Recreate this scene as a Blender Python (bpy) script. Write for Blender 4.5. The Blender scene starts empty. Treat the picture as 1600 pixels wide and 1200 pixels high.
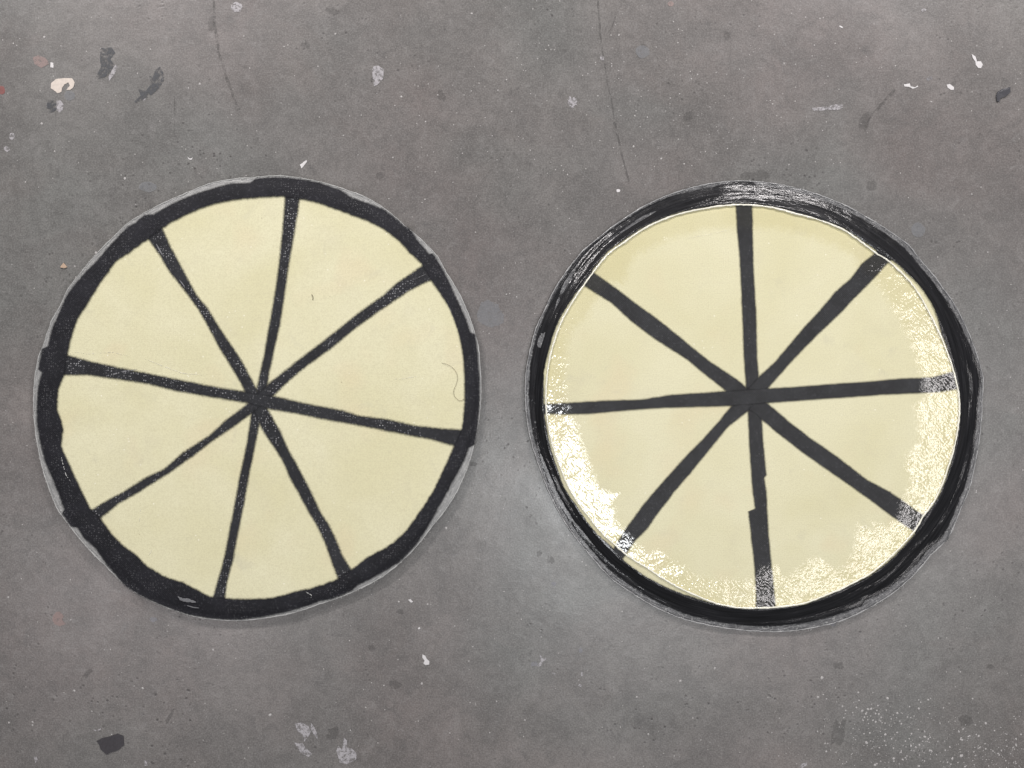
import bpy, bmesh, math, random
import numpy as np
from mathutils import Vector, noise

random.seed(7)
sc = bpy.context.scene
COL = sc.collection

# ------------------------------------------------------------------ camera, world, lamps, exposure
D = 1.305                                   # camera height above the floor (m); 1 px of the photo = 1 mm on the floor
cam = bpy.data.cameras.new('camera'); co = bpy.data.objects.new('camera', cam); COL.objects.link(co)
co.location = (0, 0, D); co.rotation_euler = (0, 0, 0)
cam.sensor_width = 36; cam.lens = 36*D/1.6; cam.clip_start = 0.01; cam.clip_end = 100
sc.camera = co

w = bpy.data.worlds.new('World'); sc.world = w; w.use_nodes = True
bg = w.node_tree.nodes['Background']; bg.inputs[0].default_value = (0.93, 0.96, 1.0, 1); bg.inputs[1].default_value = 0.10

def lamp(name, x, y, z, sx, sy, rot, power, col=(1, .97, .93), tgt=None):
    l = bpy.data.lights.new(name, 'AREA'); l.shape = 'RECTANGLE'; l.size = sx; l.size_y = sy; l.energy = power; l.color = col
    o = bpy.data.objects.new(name, l); COL.objects.link(o); o.location = (x, y, z)
    if tgt is None: o.rotation_euler = (0, 0, rot)
    else: o.rotation_euler = (Vector(tgt)-o.location).to_track_quat('-Z', 'Y').to_euler()
    return o
# ceiling fluorescents of the workshop
lamp('ceiling_lamp', -1.60, 2.75, 2.3, 1.5, .40, math.radians(30), 134, (1, .955, .94))
lamp('ceiling_lamp', 1.65, 2.75, 2.3, 1.5, .40, math.radians(-30), 114, (1, .955, .945))
lamp('ceiling_lamp', 0.40, -0.58, 3.0, .80, .40, math.radians(-55), 25, (.96, .98, 1))
lamp('ceiling_lamp', 2.18, -0.18, 3.0, 1.1, .34, math.radians(92), 13, (1, .955, .95))
lamp('ceiling_lamp', 1.62, -0.97, 3.0, 1.0, .30, math.radians(26), 9, (1, .955, .95))
lamp('ceiling_lamp', -1.75, -0.95, 3.0, 1.2, .20, math.radians(0), 14, (1, .955, .965))

vs = sc.view_settings
vs.view_transform = 'Standard'; vs.look = 'None'; vs.exposure = 0.12; vs.gamma = 1; vs.use_curve_mapping = False

# ------------------------------------------------------------------ helpers
def P(px, py, z=0.0):                        # photo pixel -> point at height z
    k = (D-z)/D
    return ((px-800)/1000*k, (600-py)/1000*k, z)

def link(name, me, mat, parent=None, smooth=True):
    o = bpy.data.objects.new(name, me); COL.objects.link(o)
    if mat: me.materials.append(mat)
    if parent: o.parent = parent
    if smooth:
        me.polygons.foreach_set('use_smooth', [True]*len(me.polygons))
    return o

def grid_mesh(name, pts, closed, uv=None, attr=None):
    """pts[n][m] -> quads; closed in n."""
    n = len(pts); m = len(pts[0])
    v = [p for row in pts for p in row]
    f = []
    for i in range(n if closed else n-1):
        j = (i+1) % n
        for k in range(m-1):
            f.append((i*m+k, i*m+k+1, j*m+k+1, j*m+k))
    me = bpy.data.meshes.new(name); me.from_pydata(v, [], f)
    # make normals point up
    me.update()
    if sum(p.normal.z*p.area for p in me.polygons) < 0:
        me.flip_normals()
    if uv is not None:
        ul = me.uv_layers.new(name='UVMap')
        vi = np.empty(len(me.loops), dtype=np.int32); me.loops.foreach_get('vertex_index', vi)
        U = np.array([q for row in uv for q in row], dtype=np.float32)[vi]
        ul.data.foreach_set('uv', U.ravel())
    if attr is not None:
        a = me.attributes.new('edge', 'FLOAT', 'POINT')
        a.data.foreach_set('value', np.array([q for row in attr for q in row], dtype=np.float32))
    return me

def n1(x, s=0.0): return noise.noise((x, s, 3.3))

# ---- node helpers
def mat(name):
    m = bpy.data.materials.new(name); m.use_nodes = True
    nt = m.node_tree; return m, nt, nt.nodes['Principled BSDF'], nt.nodes['Material Output']
class G:
    def __init__(s, nt): s.nt = nt
    def n(s, t, **k):
        q = s.nt.nodes.new(t)
        for a, b in k.items(): setattr(q, a, b)
        return q
    def l(s, a, b): s.nt.links.new(a, b)
    def val(s, inp, v):
        if isinstance(v, (int, float)): inp.default_value = v
        elif isinstance(v, tuple): inp.default_value = v
        else: s.l(v, inp)
    def math(s, op, a, b=None, c=None, clamp=False):
        q = s.n('ShaderNodeMath', operation=op); q.use_clamp = clamp
        s.val(q.inputs[0], a)
        if b is not None: s.val(q.inputs[1], b)
        if c is not None: s.val(q.inputs[2], c)
        return q.outputs[0]
    def noise(s, vec, scale, detail=3, rough=.5, dist=0):
        q = s.n('ShaderNodeTexNoise'); q.inputs['Scale'].default_value = scale; q.inputs['Detail'].default_value = detail
        q.inputs['Roughness'].default_value = rough; q.inputs['Distortion'].default_value = dist
        if vec is not None: s.l(vec, q.inputs['Vector'])
        return q.outputs['Fac']
    def voro(s, vec, scale, feature='F1', out='Distance', rnd=1.0):
        q = s.n('ShaderNodeTexVoronoi', feature=feature); q.inputs['Scale'].default_value = scale
        q.inputs['Randomness'].default_value = rnd
        if vec is not None: s.l(vec, q.inputs['Vector'])
        return q.outputs[out]
    def ramp(s, fac, a, b, c0=0.0, c1=1.0):     # map range, clamped
        q = s.n('ShaderNodeMapRange'); s.val(q.inputs[0], fac)
        q.inputs[1].default_value = a; q.inputs[2].default_value = b; q.inputs[3].default_value = c0; q.inputs[4].default_value = c1
        return q.outputs[0]
    def mix(s, f, a, b, blend='MIX'):
        q = s.n('ShaderNodeMix', data_type='RGBA', blend_type=blend)
        s.val(q.inputs[0], f); s.val(q.inputs[6], a); s.val(q.inputs[7], b)
        return q.outputs[2]
    def bump(s, h, strength, dist, normal=None):
        q = s.n('ShaderNodeBump'); q.inputs['Strength'].default_value = strength; q.inputs['Distance'].default_value = dist
        s.l(h, q.inputs['Height'])
        if normal is not None: s.l(normal, q.inputs['Normal'])
        return q.outputs[0]
    def geo(s): return s.n('ShaderNodeNewGeometry').outputs['Position']
    def scaled(s, vec, sx, sy, sz=1):
        q = s.n('ShaderNodeMapping'); s.l(vec, q.inputs[0]); q.inputs['Scale'].default_value = (sx, sy, sz); return q.outputs[0]
    def uv(s): return s.n('ShaderNodeUVMap').outputs[0]
    def edge(s): return s.n('ShaderNodeAttribute', attribute_name='edge').outputs['Fac']

# ------------------------------------------------------------------ materials
def m_floor():
    m, nt, b, out = mat('worn_concrete'); g = G(nt); p = g.geo()
    big = g.ramp(g.noise(p, 1.3, 3, .55, .6), .36, .64)
    hue = g.ramp(g.noise(g.scaled(p, 1, 1, 1), 2.3, 2, .5, .3), .38, .62)
    c = g.mix(big, (.168, .147, .141, 1), (.218, .196, .187, 1))
    c = g.mix(g.math('MULTIPLY', hue, .7), c, (.158, .168, .160, 1))
    warm = g.ramp(g.noise(g.scaled(p, 1, 1.3), 5.1, 4, .6, .8), .50, .72)
    c = g.mix(g.math('MULTIPLY', warm, .35), c, (.170, .140, .130, 1))
    med = g.ramp(g.noise(p, 11, 7, .68, .6), .38, .64)
    c = g.mix(g.math('MULTIPLY', med, .55), c, (.100, .096, .093, 1))
    # cloudy mid-size mottles and small dark smudges
    sm = g.ramp(g.noise(p, 34, 4, .6, .9), .60, .74)
    c = g.mix(g.math('MULTIPLY', sm, .5), c, (.095, .091, .090, 1))
    li = g.ramp(g.noise(g.scaled(p, 1, 1, 3), 26, 4, .65, 1.2), .60, .75)
    c = g.mix(g.math('MULTIPLY', li, .4), c, (.255, .245, .24, 1))
    m2 = g.noise(p, 60, 7, .78, .8)
    c = g.mix(g.math('MULTIPLY', g.ramp(m2, .34, .50, 1, 0), .42), c, (.085, .081, .079, 1))
    c = g.mix(g.math('MULTIPLY', g.ramp(m2, .52, .70), .30), c, (.30, .29, .285, 1))
    # trowel scratches
    rot = g.n('ShaderNodeMapping'); g.l(p, rot.inputs[0]); rot.inputs['Rotation'].default_value = (0, 0, .5); rot.inputs['Scale'].default_value = (6, 90, 1)
    scr = g.ramp(g.noise(rot.outputs[0], 1.0, 3, .6, .4), .66, .78)
    c = g.mix(g.math('MULTIPLY', scr, .16), c, (.28, .27, .265, 1))
    # grain
    gr = g.noise(p, 420, 2, .7)
    c = g.mix(g.math('MULTIPLY', g.ramp(gr, .30, .52, 1, 0), .42), c, (.075, .070, .068, 1))
    c = g.mix(g.math('MULTIPLY', g.ramp(gr, .50, .68), .34), c, (.30, .29, .28, 1))
    # pits, denser in patches
    pitmask = g.ramp(g.noise(p, 5, 3, .5), .46, .66)
    v1 = g.voro(p, 125); rnd1 = g.noise(p, 60, 1)
    pit = g.math('MULTIPLY', g.ramp(v1, .12, .34, 1, 0), g.ramp(rnd1, .50, .62))
    pit = g.math('MULTIPLY', pit, g.math('ADD', g.math('MULTIPLY', pitmask, .75), .16))
    c = g.mix(pit, c, (.050, .046, .045, 1))
    # pale dust specks
    v2 = g.voro(p, 95); rnd2 = g.noise(p, 37, 2)
    sp = g.math('MULTIPLY', g.ramp(v2, .055, .10, 1, 0), g.ramp(rnd2, .53, .60))
    c = g.mix(g.math('MULTIPLY', sp, .75), c, (.62, .60, .58, 1))
    g.l(c, b.inputs['Base Color'])
    ro = g.ramp(g.noise(p, 9, 4, .6), .3, .7, .27, .40)
    g.l(ro, b.inputs['Roughness']); b.inputs['Specular IOR Level'].default_value = .55
    h = g.math('ADD', g.math('MULTIPLY', gr, .35), g.math('MULTIPLY', g.noise(p, 60, 4, .6), .9))
    h = g.math('SUBTRACT', h, g.math('MULTIPLY', pit, .8))
    g.l(g.bump(h, .22, .0012), b.inputs['Normal'])
    return m

def m_core(name, wet=False):
    m, nt, b, out = mat(name); g = G(nt); p = g.geo()
    a = g.ramp(g.noise(p, 7, 3, .5, .4), .35, .65)
    c = g.mix(a, (.68, .645, .415, 1), (.73, .70, .485, 1))
    o = g.ramp(g.noise(p, 10, 2, .5, .2), .57, .70)
    c = g.mix(g.math('MULTIPLY', o, .22), c, (.72, .56, .36, 1))
    pl = g.ramp(g.noise(p, 16, 3, .6, .4), .58, .75)
    c = g.mix(g.math('MULTIPLY', pl, .22), c, (.57, .53, .40, 1))
    fz = g.noise(p, 520, 2, .7)
    c = g.mix(g.math('MULTIPLY', g.ramp(fz, .35, .6, 1, 0), .38), c, (.48, .44, .29, 1))
    fb = g.noise(g.scaled(p, 40, 260), 1.0, 4, .7, 1.5)
    c = g.mix(g.math('MULTIPLY', g.ramp(fb, .52, .72), .16), c, (.50, .46, .33, 1))
    sc_ = g.ramp(g.noise(p, 21, 3, .6, .5), .64, .76)
    c = g.mix(g.math('MULTIPLY', sc_, .22), c, (.42, .40, .33, 1))
    wx = g.n('ShaderNodeTexWave', wave_type='BANDS', bands_direction='X'); wx.inputs['Scale'].default_value = 110; wx.inputs['Distortion'].default_value = .6
    wy = g.n('ShaderNodeTexWave', wave_type='BANDS', bands_direction='Y'); wy.inputs['Scale'].default_value = 110; wy.inputs['Distortion'].default_value = .6
    g.l(p, wx.inputs[0]); g.l(p, wy.inputs[0])
    weave = g.math('MULTIPLY', wx.outputs['Fac'], wy.outputs['Fac'])
    c = g.mix(g.math('MULTIPLY', weave, .10), c, (.82, .77, .58, 1))
    v = g.voro(p, 80); r = g.noise(p, 30, 2)
    sp = g.math('MULTIPLY', g.ramp(v, .05, .11, 1, 0), g.ramp(r, .50, .60))
    c = g.mix(g.math('MULTIPLY', sp, .8), c, (.90, .87, .72, 1))
    dv = g.voro(g.scaled(p, 1, 1, 1), 23); dr = g.noise(p, 11, 1)
    ds = g.math('MULTIPLY', g.ramp(dv, .015, .03, 1, 0), g.ramp(dr, .5, .56))
    c = g.mix(g.math('MULTIPLY', ds, .5), c, (.25, .2, .12, 1))
    g.l(c, b.inputs['Base Color']); b.inputs['Roughness'].default_value = .62
    b.inputs['Specular IOR Level'].default_value = .3
    h = g.math('ADD', g.math('MULTIPLY', fz, .6), g.math('MULTIPLY', weave, .3))
    g.l(g.bump(h, .25, .0006), b.inputs['Normal'])
    return m

def m_carbon(name, base, hi, feather, rough, glit, wetness=0.0, fuzz=1.0):
    m, nt, b, out = mat(name); g = G(nt); p = g.geo(); e = g.edge()
    a = g.noise(p, 30, 3, .6)
    c = g.mix(g.ramp(a, .35, .7), base, hi)
    wx = g.n('ShaderNodeTexChecker'); wx.inputs['Scale'].default_value = 620; g.l(p, wx.inputs[0])
    c = g.mix(g.math('MULTIPLY', wx.outputs['Fac'], .22), c, tuple(q*2.6 for q in hi[:3])+(1,))
    dust = g.ramp(g.noise(p, 300, 3, .8), .56, .70)
    c = g.mix(g.math('MULTIPLY', dust, .35), c, (.13, .13, .145, 1))
    # bright pin dots of the open weave, their sparkle painted in as colour
    v = g.voro(p, 260, rnd=.55); r = g.ramp(g.noise(p, 26, 4, .7), .44, .64)
    dots = g.math('MULTIPLY', g.ramp(v, .12, .30, 1, 0), r)
    c = g.mix(g.math('MULTIPLY', dots, glit), c, (.72, .72, .74, 1))
    g.l(c, b.inputs['Base Color'])
    b.inputs['Roughness'].default_value = rough; b.inputs['Specular IOR Level'].default_value = .18
    h = g.math('ADD', wx.outputs['Fac'], g.math('MULTIPLY', g.noise(p, 120, 3), 2.0))
    g.l(g.bump(h, .3, .0005), b.inputs['Normal'])
    # frayed edge fading into the gauze; wide fade also paints a soft shadow
    nz = g.noise(p, 420, 2, .75)
    al = g.math('ADD', g.math('DIVIDE', e, feather), g.math('MULTIPLY', g.math('SUBTRACT', nz, .5), .8*fuzz))
    al = g.math('POWER', g.ramp(al, .12, .95), 1.6)
    t = g.n('ShaderNodeBsdfTransparent'); mx = g.n('ShaderNodeMixShader')
    g.l(al, mx.inputs[0]); g.l(t.outputs[0], mx.inputs[1]); g.l(b.outputs[0], mx.inputs[2]); g.l(mx.outputs[0], out.inputs[0])
    return m

def m_wetband():
    m, nt, b, out = mat('wet_carbon_band'); g = G(nt); u = g.uv(); p = g.geo(); e = g.edge()
    st = g.noise(g.scaled(u, 14, 420), 1.0, 4, .5, .3)
    st2 = g.noise(g.scaled(u, 30, 160), 1.0, 3, .6, .8)
    c = g.mix(g.ramp(st, .35, .75), (.006, .006, .007, 1), (.022, .022, .025, 1))
    pale = g.ramp(g.noise(g.scaled(u, 16, 260), 1.0, 5, .65, 1.2), .62, .74)
    c = g.mix(g.math('MULTIPLY', pale, .10), c, (.14, .14, .14, 1))
    g.l(c, b.inputs['Base Color']); b.inputs['Roughness'].default_value = .35; b.inputs['Specular IOR Level'].default_value = .2
    b.inputs['Coat Weight'].default_value = .65; b.inputs['Coat Roughness'].default_value = .10
    h = g.math('ADD', g.math('MULTIPLY', st, 1.0), g.math('MULTIPLY', st2, 2.2))
    nn = g.bump(h, .8, .00045)
    g.l(nn, b.inputs['Normal']); g.l(nn, b.inputs['Coat Normal'])
    nz = g.noise(p, 300, 3, .7)
    al = g.ramp(g.math('ADD', g.math('DIVIDE', e, .003), g.math('MULTIPLY', g.math('SUBTRACT', nz, .5), 1.2)), .25, .8)
    t = g.n('ShaderNodeBsdfTransparent'); mx = g.n('ShaderNodeMixShader')
    g.l(al, mx.inputs[0]); g.l(t.outputs[0], mx.inputs[1]); g.l(b.outputs[0], mx.inputs[2]); g.l(mx.outputs[0], out.inputs[0])
    return m

def m_lip(name, col, dark, rough):
    m, nt, b, out = mat(name); g = G(nt); u = g.uv(); p = g.geo()
    st = g.noise(g.scaled(u, 60, 500), 1.0, 4, .6)
    c = g.mix(g.ramp(st, .35, .7), dark, col)
    sp = g.ramp(g.noise(p, 320, 2, .7), .55, .70)
    c = g.mix(g.math('MULTIPLY', sp, .45), c, (.62, .62, .60, 1))
    g.l(c, b.inputs['Base Color']); b.inputs['Roughness'].default_value = rough
    g.l(g.bump(st, .5, .001), b.inputs['Normal'])
    return m

def m_film():
    m, nt, b, out = mat('clear_wet_resin'); g = G(nt); p = g.geo(); e = g.edge(); u = g.uv()
    cell = g.noise(p, 290, 0, .5); n2 = g.noise(p, 55, 1, .5)
    wv = g.n('ShaderNodeTexWave', wave_type='BANDS', bands_direction='DIAGONAL'); wv.inputs['Scale'].default_value = 85; wv.inputs['Distortion'].default_value = 5
    wv.inputs['Detail'].default_value = 2; g.l(p, wv.inputs[0])
    h = g.math('ADD', g.math('MULTIPLY', cell, .55), g.math('ADD', g.math('MULTIPLY', n2, 2.2), g.math('MULTIPLY', wv.outputs['Fac'], .12)))
    nn = g.bump(h, 1.0, .00045)
    gl = g.n('ShaderNodeBsdfGlossy'); gl.inputs['Roughness'].default_value = .13; g.l(nn, gl.inputs['Normal'])
    gl.inputs[0].default_value = (1, 1, 1, 1)
    fr0 = g.n('ShaderNodeFresnel'); fr0.inputs[0].default_value = 1.6
    frm = g.math('MULTIPLY', fr0.outputs[0], g.math('SUBTRACT', 1.0, g.n('ShaderNodeNewGeometry').outputs['Backfacing']))
    t = g.n('ShaderNodeBsdfTransparent'); t.inputs[0].default_value = (.985, .975, .93, 1)
    mx = g.n('ShaderNodeMixShader'); g.l(frm, mx.inputs[0]); g.l(t.outputs[0], mx.inputs[1]); g.l(gl.outputs[0], mx.inputs[2])
    nz = g.noise(p, 150, 4, .75)
    al = g.ramp(g.math('ADD', g.math('DIVIDE', e, .016), g.math('MULTIPLY', g.math('SUBTRACT', nz, .5), 2.0)), .10, .95)
    t2 = g.n('ShaderNodeBsdfTransparent'); m2 = g.n('ShaderNodeMixShader')
    g.l(al, m2.inputs[0]); g.l(t2.outputs[0], m2.inputs[1]); g.l(mx.outputs[0], m2.inputs[2]); g.l(m2.outputs[0], out.inputs[0])
    return m

def m_ridge():
    m, nt, b, out = mat('ridge_highlight'); g = G(nt); p = g.geo()
    b.inputs['Base Color'].default_value = (.88, .86, .74, 1); b.inputs['Roughness'].default_value = .10  # whitish colour paints the crease highlight along the plateau step
    b.inputs['Specular IOR Level'].default_value = .8
    g.l(g.bump(g.noise(p, 160, 3), .6, .0003), b.inputs['Normal'])
    return m

def m_paint(name, col, alpha, scale=90, thr=.5, rough=.5):
    m, nt, b, out = mat(name); g = G(nt); p = g.geo(); e = g.edge()
    c = g.mix(g.ramp(g.noise(p, 200, 3, .7), .3, .7), tuple(q*.82 for q in col)+(1,), tuple(col)+(1,))
    g.l(c, b.inputs['Base Color']); b.inputs['Roughness'].default_value = rough
    nz = g.noise(p, scale, 5, .75)
    al = g.ramp(g.math('ADD', g.math('DIVIDE', e, .004), g.math('MULTIPLY', g.math('SUBTRACT', nz, thr), 4.0)), .2, .8, 0, alpha)
    t = g.n('ShaderNodeBsdfTransparent'); mx = g.n('ShaderNodeMixShader')
    g.l(al, mx.inputs[0]); g.l(t.outputs[0], mx.inputs[1]); g.l(b.outputs[0], mx.inputs[2]); g.l(mx.outputs[0], out.inputs[0])
    return m

def m_plain(name, col, rough=.6):
    m, nt, b, out = mat(name); g = G(nt)
    c = g.mix(g.ramp(g.noise(g.geo(), 260, 3, .7), .3, .7), tuple(q*.7 for q in col)+(1,), tuple(col)+(1,))
    g.l(c, b.inputs['Base Color']); b.inputs['Roughness'].default_value = rough
    return m

M_FLOOR = m_floor()
M_CORE = m_core('cream_core')
M_STRIP1 = m_carbon('dry_carbon_strip', (.014, .014, .016, 1), (.025, .026, .029, 1), .0062, .6, .55, fuzz=1.0)
M_BAND1 = m_carbon('dry_carbon_band', (.009, .009, .011, 1), (.017, .017, .021, 1), .0050, .66, .14, fuzz=1.0)
M_STRIP2 = m_carbon('carbon_strip_under_resin', (.020, .020, .021, 1), (.033, .034, .036, 1), .0050, .55, .30, fuzz=.7)
M_BAND2 = m_wetband()
M_LIP1 = m_lip('dry_glass_fibre_lip', (.37, .37, .36, 1), (.20, .20, .20, 1), .5)
M_LIP2 = m_lip('wet_glass_fibre_lip', (.20, .20, .205, 1), (.05, .05, .053, 1), .28)
M_FILM = m_film()
M_RIDGE = m_ridge()
M_EDGE1 = m_lip('white_fibre_edge', (.62, .62, .60, 1), (.26, .26, .26, 1), .5)
M_EDGE2 = m_lip('wet_fibre_edge', (.55, .55, .55, 1), (.16, .16, .163, 1), .2)
M_SCR = m_plain('pale_scratch_on_panel', (.86, .82, .66), .5)
M_GAP = m_plain('grey_gap_in_band', (.20, .20, .21), .6)
M_FIBRE = m_plain('white_glass_fibre', (.62, .62, .60), .4)

# ------------------------------------------------------------------ floor
bm = bmesh.new()
S = 6
vs4 = [bm.verts.new(c) for c in ((-S, -S, 0), (S, -S, 0), (S, S, 0), (-S, S, 0))]
bm.faces.new(vs4); me = bpy.data.meshes.new('floor'); bm.to_mesh(me); bm.free()
FLOOR = link('floor', me, M_FLOOR, smooth=False); FLOOR['kind'] = 'structure'

# ------------------------------------------------------------------ traced outlines (photo pixels)
def polar(pts, c):
    """periodic R(theta) and interpolation from traced points (metres are px/1000)"""
    a = []
    for x, y in pts:
        a.append((math.atan2(c[1]-y, x-c[0]), math.hypot(x-c[0], y-c[1])))
    a.sort()
    th = np.array([q[0] for q in a]); r = np.array([q[1] for q in a])
    th = np.concatenate([th-2*math.pi, th, th+2*math.pi]); r = np.concatenate([r, r, r])
    return lambda t: np.interp((t+math.pi) % (2*math.pi)-math.pi, th, r)

C1 = (400, 620); C2 = (1175, 628)
OUT1 = [(440,274),(395,277),(332,285),(285,304),(232,329),(202,346),(177,370),(150,397),(125,427),(106,451),(94,477),(80,502),(69,535),(60,557),(55,580),(52,627),(55,675),(61,710),(72,752),(90,797),(108,821),(140,860),(165,885),(187,907),(210,925),(240,941),(272,954),(305,964),(340,969),(377,970),(415,966),(450,960),(500,944),(550,926),(600,900),(625,880),(652,853),(675,823),(697,796),(717,763),(732,727),(742,690),(749,652),(752,602),(750,565),(748,542),(742,520),(732,490),(717,457),(697,425),(685,402),(662,377),(632,352),(612,334),(595,321),(570,307),(537,295),(505,285),(470,278)]
BO1 = [(437,277),(400,279),(390,286),(360,287),(327,296),(290,309),(240,335),(225,336),(212,348),(200,354),(180,375),(152,407),(125,435),(107,457),(92,490),(82,512),(75,541),(66,545),(60,577),(66,582),(61,597),(58,627),(58,665),(64,695),(70,720),(82,747),(92,772),(101,796),(97,802),(111,823),(121,824),(130,839),(150,857),(165,880),(180,897),(195,915),(215,928),(240,940),(265,950),(290,959),(315,964),(340,967),(377,968),(400,965),(450,955),(500,939),(520,935),(550,923),(557,915),(587,900),(625,877),(650,851),(670,820),(685,792),(707,752),(727,715),(733,699),(741,695),(746,665),(749,615),(747,565),(742,522),(735,520),(725,492),(710,460),(695,427),(691,420),(676,396),(670,397),(652,375),(640,357),(630,352),(612,336),(595,325),(570,316),(550,309),(532,297),(500,286),(470,280)]
BI1 = [(440,307),(397,309),(340,317),(310,327),(277,342),(255,355),(230,374),(200,396),(182,407),(167,427),(150,452),(135,477),(120,500),(112,525),(106,551),(100,586),(91,607),(89,640),(95,657),(99,672),(95,697),(102,712),(117,745),(130,772),(140,794),(157,810),(175,835),(190,850),(212,867),(230,885),(255,900),(285,910),(307,921),(327,932),(352,935),(390,936),(425,934),(462,924),(500,915),(526,905),(550,889),(575,870),(612,850),(632,832),(652,805),(675,770),(690,740),(707,702),(722,670),(725,640),(726,602),(725,572),(721,540),(712,505),(702,480),(687,457),(674,439),(659,412),(640,395),(625,377),(612,367),(595,355),(575,345),(550,336),(520,325),(495,316),(470,311)]
OUT2 = [(1150,282),(1112,286),(1075,294),(1037,307),(1005,322),(975,341),(940,367),(907,395),(887,420),(867,450),(850,485),(837,512),(829,542),(822,575),(820,622),(824,665),(832,700),(845,737),(858,771),(877,808),(900,842),(925,872),(955,905),(987,927),(1025,950),(1062,966),(1100,976),(1150,984),(1190,987),(1230,987),(1267,982),(1317,970),(1355,952),(1392,930),(1430,897),(1455,867),(1482,842),(1490,825),(1502,795),(1515,765),(1524,725),(1532,677),(1535,627),(1537,590),(1532,570),(1525,548),(1515,522),(1495,480),(1472,447),(1442,410),(1420,382),(1392,362),(1360,342),(1320,320),(1280,304),(1230,290),(1180,283)]
BO2 = [(1150,284),(1178,285),(1183,290),(1112,293),(1075,300),(1037,311),(1005,326),(975,345),(940,370),(907,398),(890,422),(870,453),(854,487),(842,514),(834,544),(829,575),(827,622),(831,665),(839,700),(850,735),(864,768),(883,803),(906,836),(931,866),(961,897),(993,919),(1030,941),(1066,957),(1102,967),(1150,975),(1190,978),(1230,976),(1265,971),(1313,958),(1347,946),(1350,938),(1380,925),(1400,908),(1432,880),(1452,856),(1470,842),(1482,822),(1494,792),(1507,762),(1516,725),(1524,677),(1527,627),(1533,592),(1528,572),(1519,548),(1508,525),(1488,484),(1465,451),(1436,415),(1413,388),(1386,367),(1356,348),(1317,327),(1278,311),(1230,298)]
BI2 = [(1147,319),(1100,324),(1050,335),(1012,351),(975,375),(950,392),(927,420),(910,445),(900,457),(885,480),(872,502),(862,530),(858,545),(850,577),(849,615),(850,647),(854,670),(860,700),(870,730),(880,760),(900,790),(917,815),(935,837),(955,854),(972,874),(1007,900),(1050,922),(1087,935),(1120,945),(1150,950),(1180,952),(1217,950),(1255,946),(1292,932),(1330,915),(1360,900),(1392,875),(1415,852),(1432,832),(1445,807),(1462,785),(1477,755),(1484,732),(1490,710),(1497,680),(1501,645),(1500,615),(1496,597),(1491,577),(1484,555),(1472,522),(1462,485),(1450,463),(1437,445),(1420,428),(1398,408),(1375,395),(1350,377),(1320,357),(1280,342),(1242,332),(1205,322),(1180,320)]
RIDGE2 = [(1147,320),(1100,326),(1050,338),(1012,354),(975,379),(950,397),(928,424),(912,446),(902,460),(888,483),(876,505),(866,533),(856,577),(853,615),(854,645),(858,670),(865,700),(876,730),(888,760),(905,788),(922,810),(940,832),(962,852),(978,866),(1010,886),(1050,912),(1087,930),(1120,943),(1150,949),(1180,950),(1217,948),(1255,943),(1292,929),(1330,912),(1360,896),(1390,871),(1412,849),(1430,828),(1443,805),(1460,782),(1474,752),(1481,730),(1488,710),(1495,680),(1499,645),(1498,615),(1494,597),(1489,577),(1479,548),(1465,515),(1450,485),(1436,460),(1422,440),(1405,423),(1385,405),(1370,397),(1348,380),(1318,359),(1280,344),(1242,334),(1205,324),(1180,321)]
WET2 = [(1180,360),(1155,359),(1135,359),(1100,362),(1060,372),(1025,387),(995,400),(985,420),(975,445),(962,440),(935,462),(922,497),(900,512),(890,535),(885,565),(887,625),(892,647),(905,670),(915,705),(925,735),(935,762),(952,768),(968,772),(962,790),(950,795),(962,812),(975,825),(988,838),(992,848),(1012,862),(1030,860),(1045,870),(1070,887),(1087,897),(1137,905),(1180,903),(1187,885),(1217,880),(1223,900),(1245,890),(1262,875),(1280,867),(1290,877),(1305,890),(1322,885),(1329,867),(1334,850),(1337,835),(1340,817),(1355,812),(1370,828),(1385,820),(1400,808),(1407,782),(1415,770),(1422,740),(1412,732),(1417,710),(1432,690),(1432,652),(1425,635),(1445,617),(1435,605),(1442,590),(1432,572),(1425,545),(1412,515),(1392,480),(1372,450),(1362,432),(1342,420),(1330,400),(1305,387),(1267,375),(1230,362)]

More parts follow.
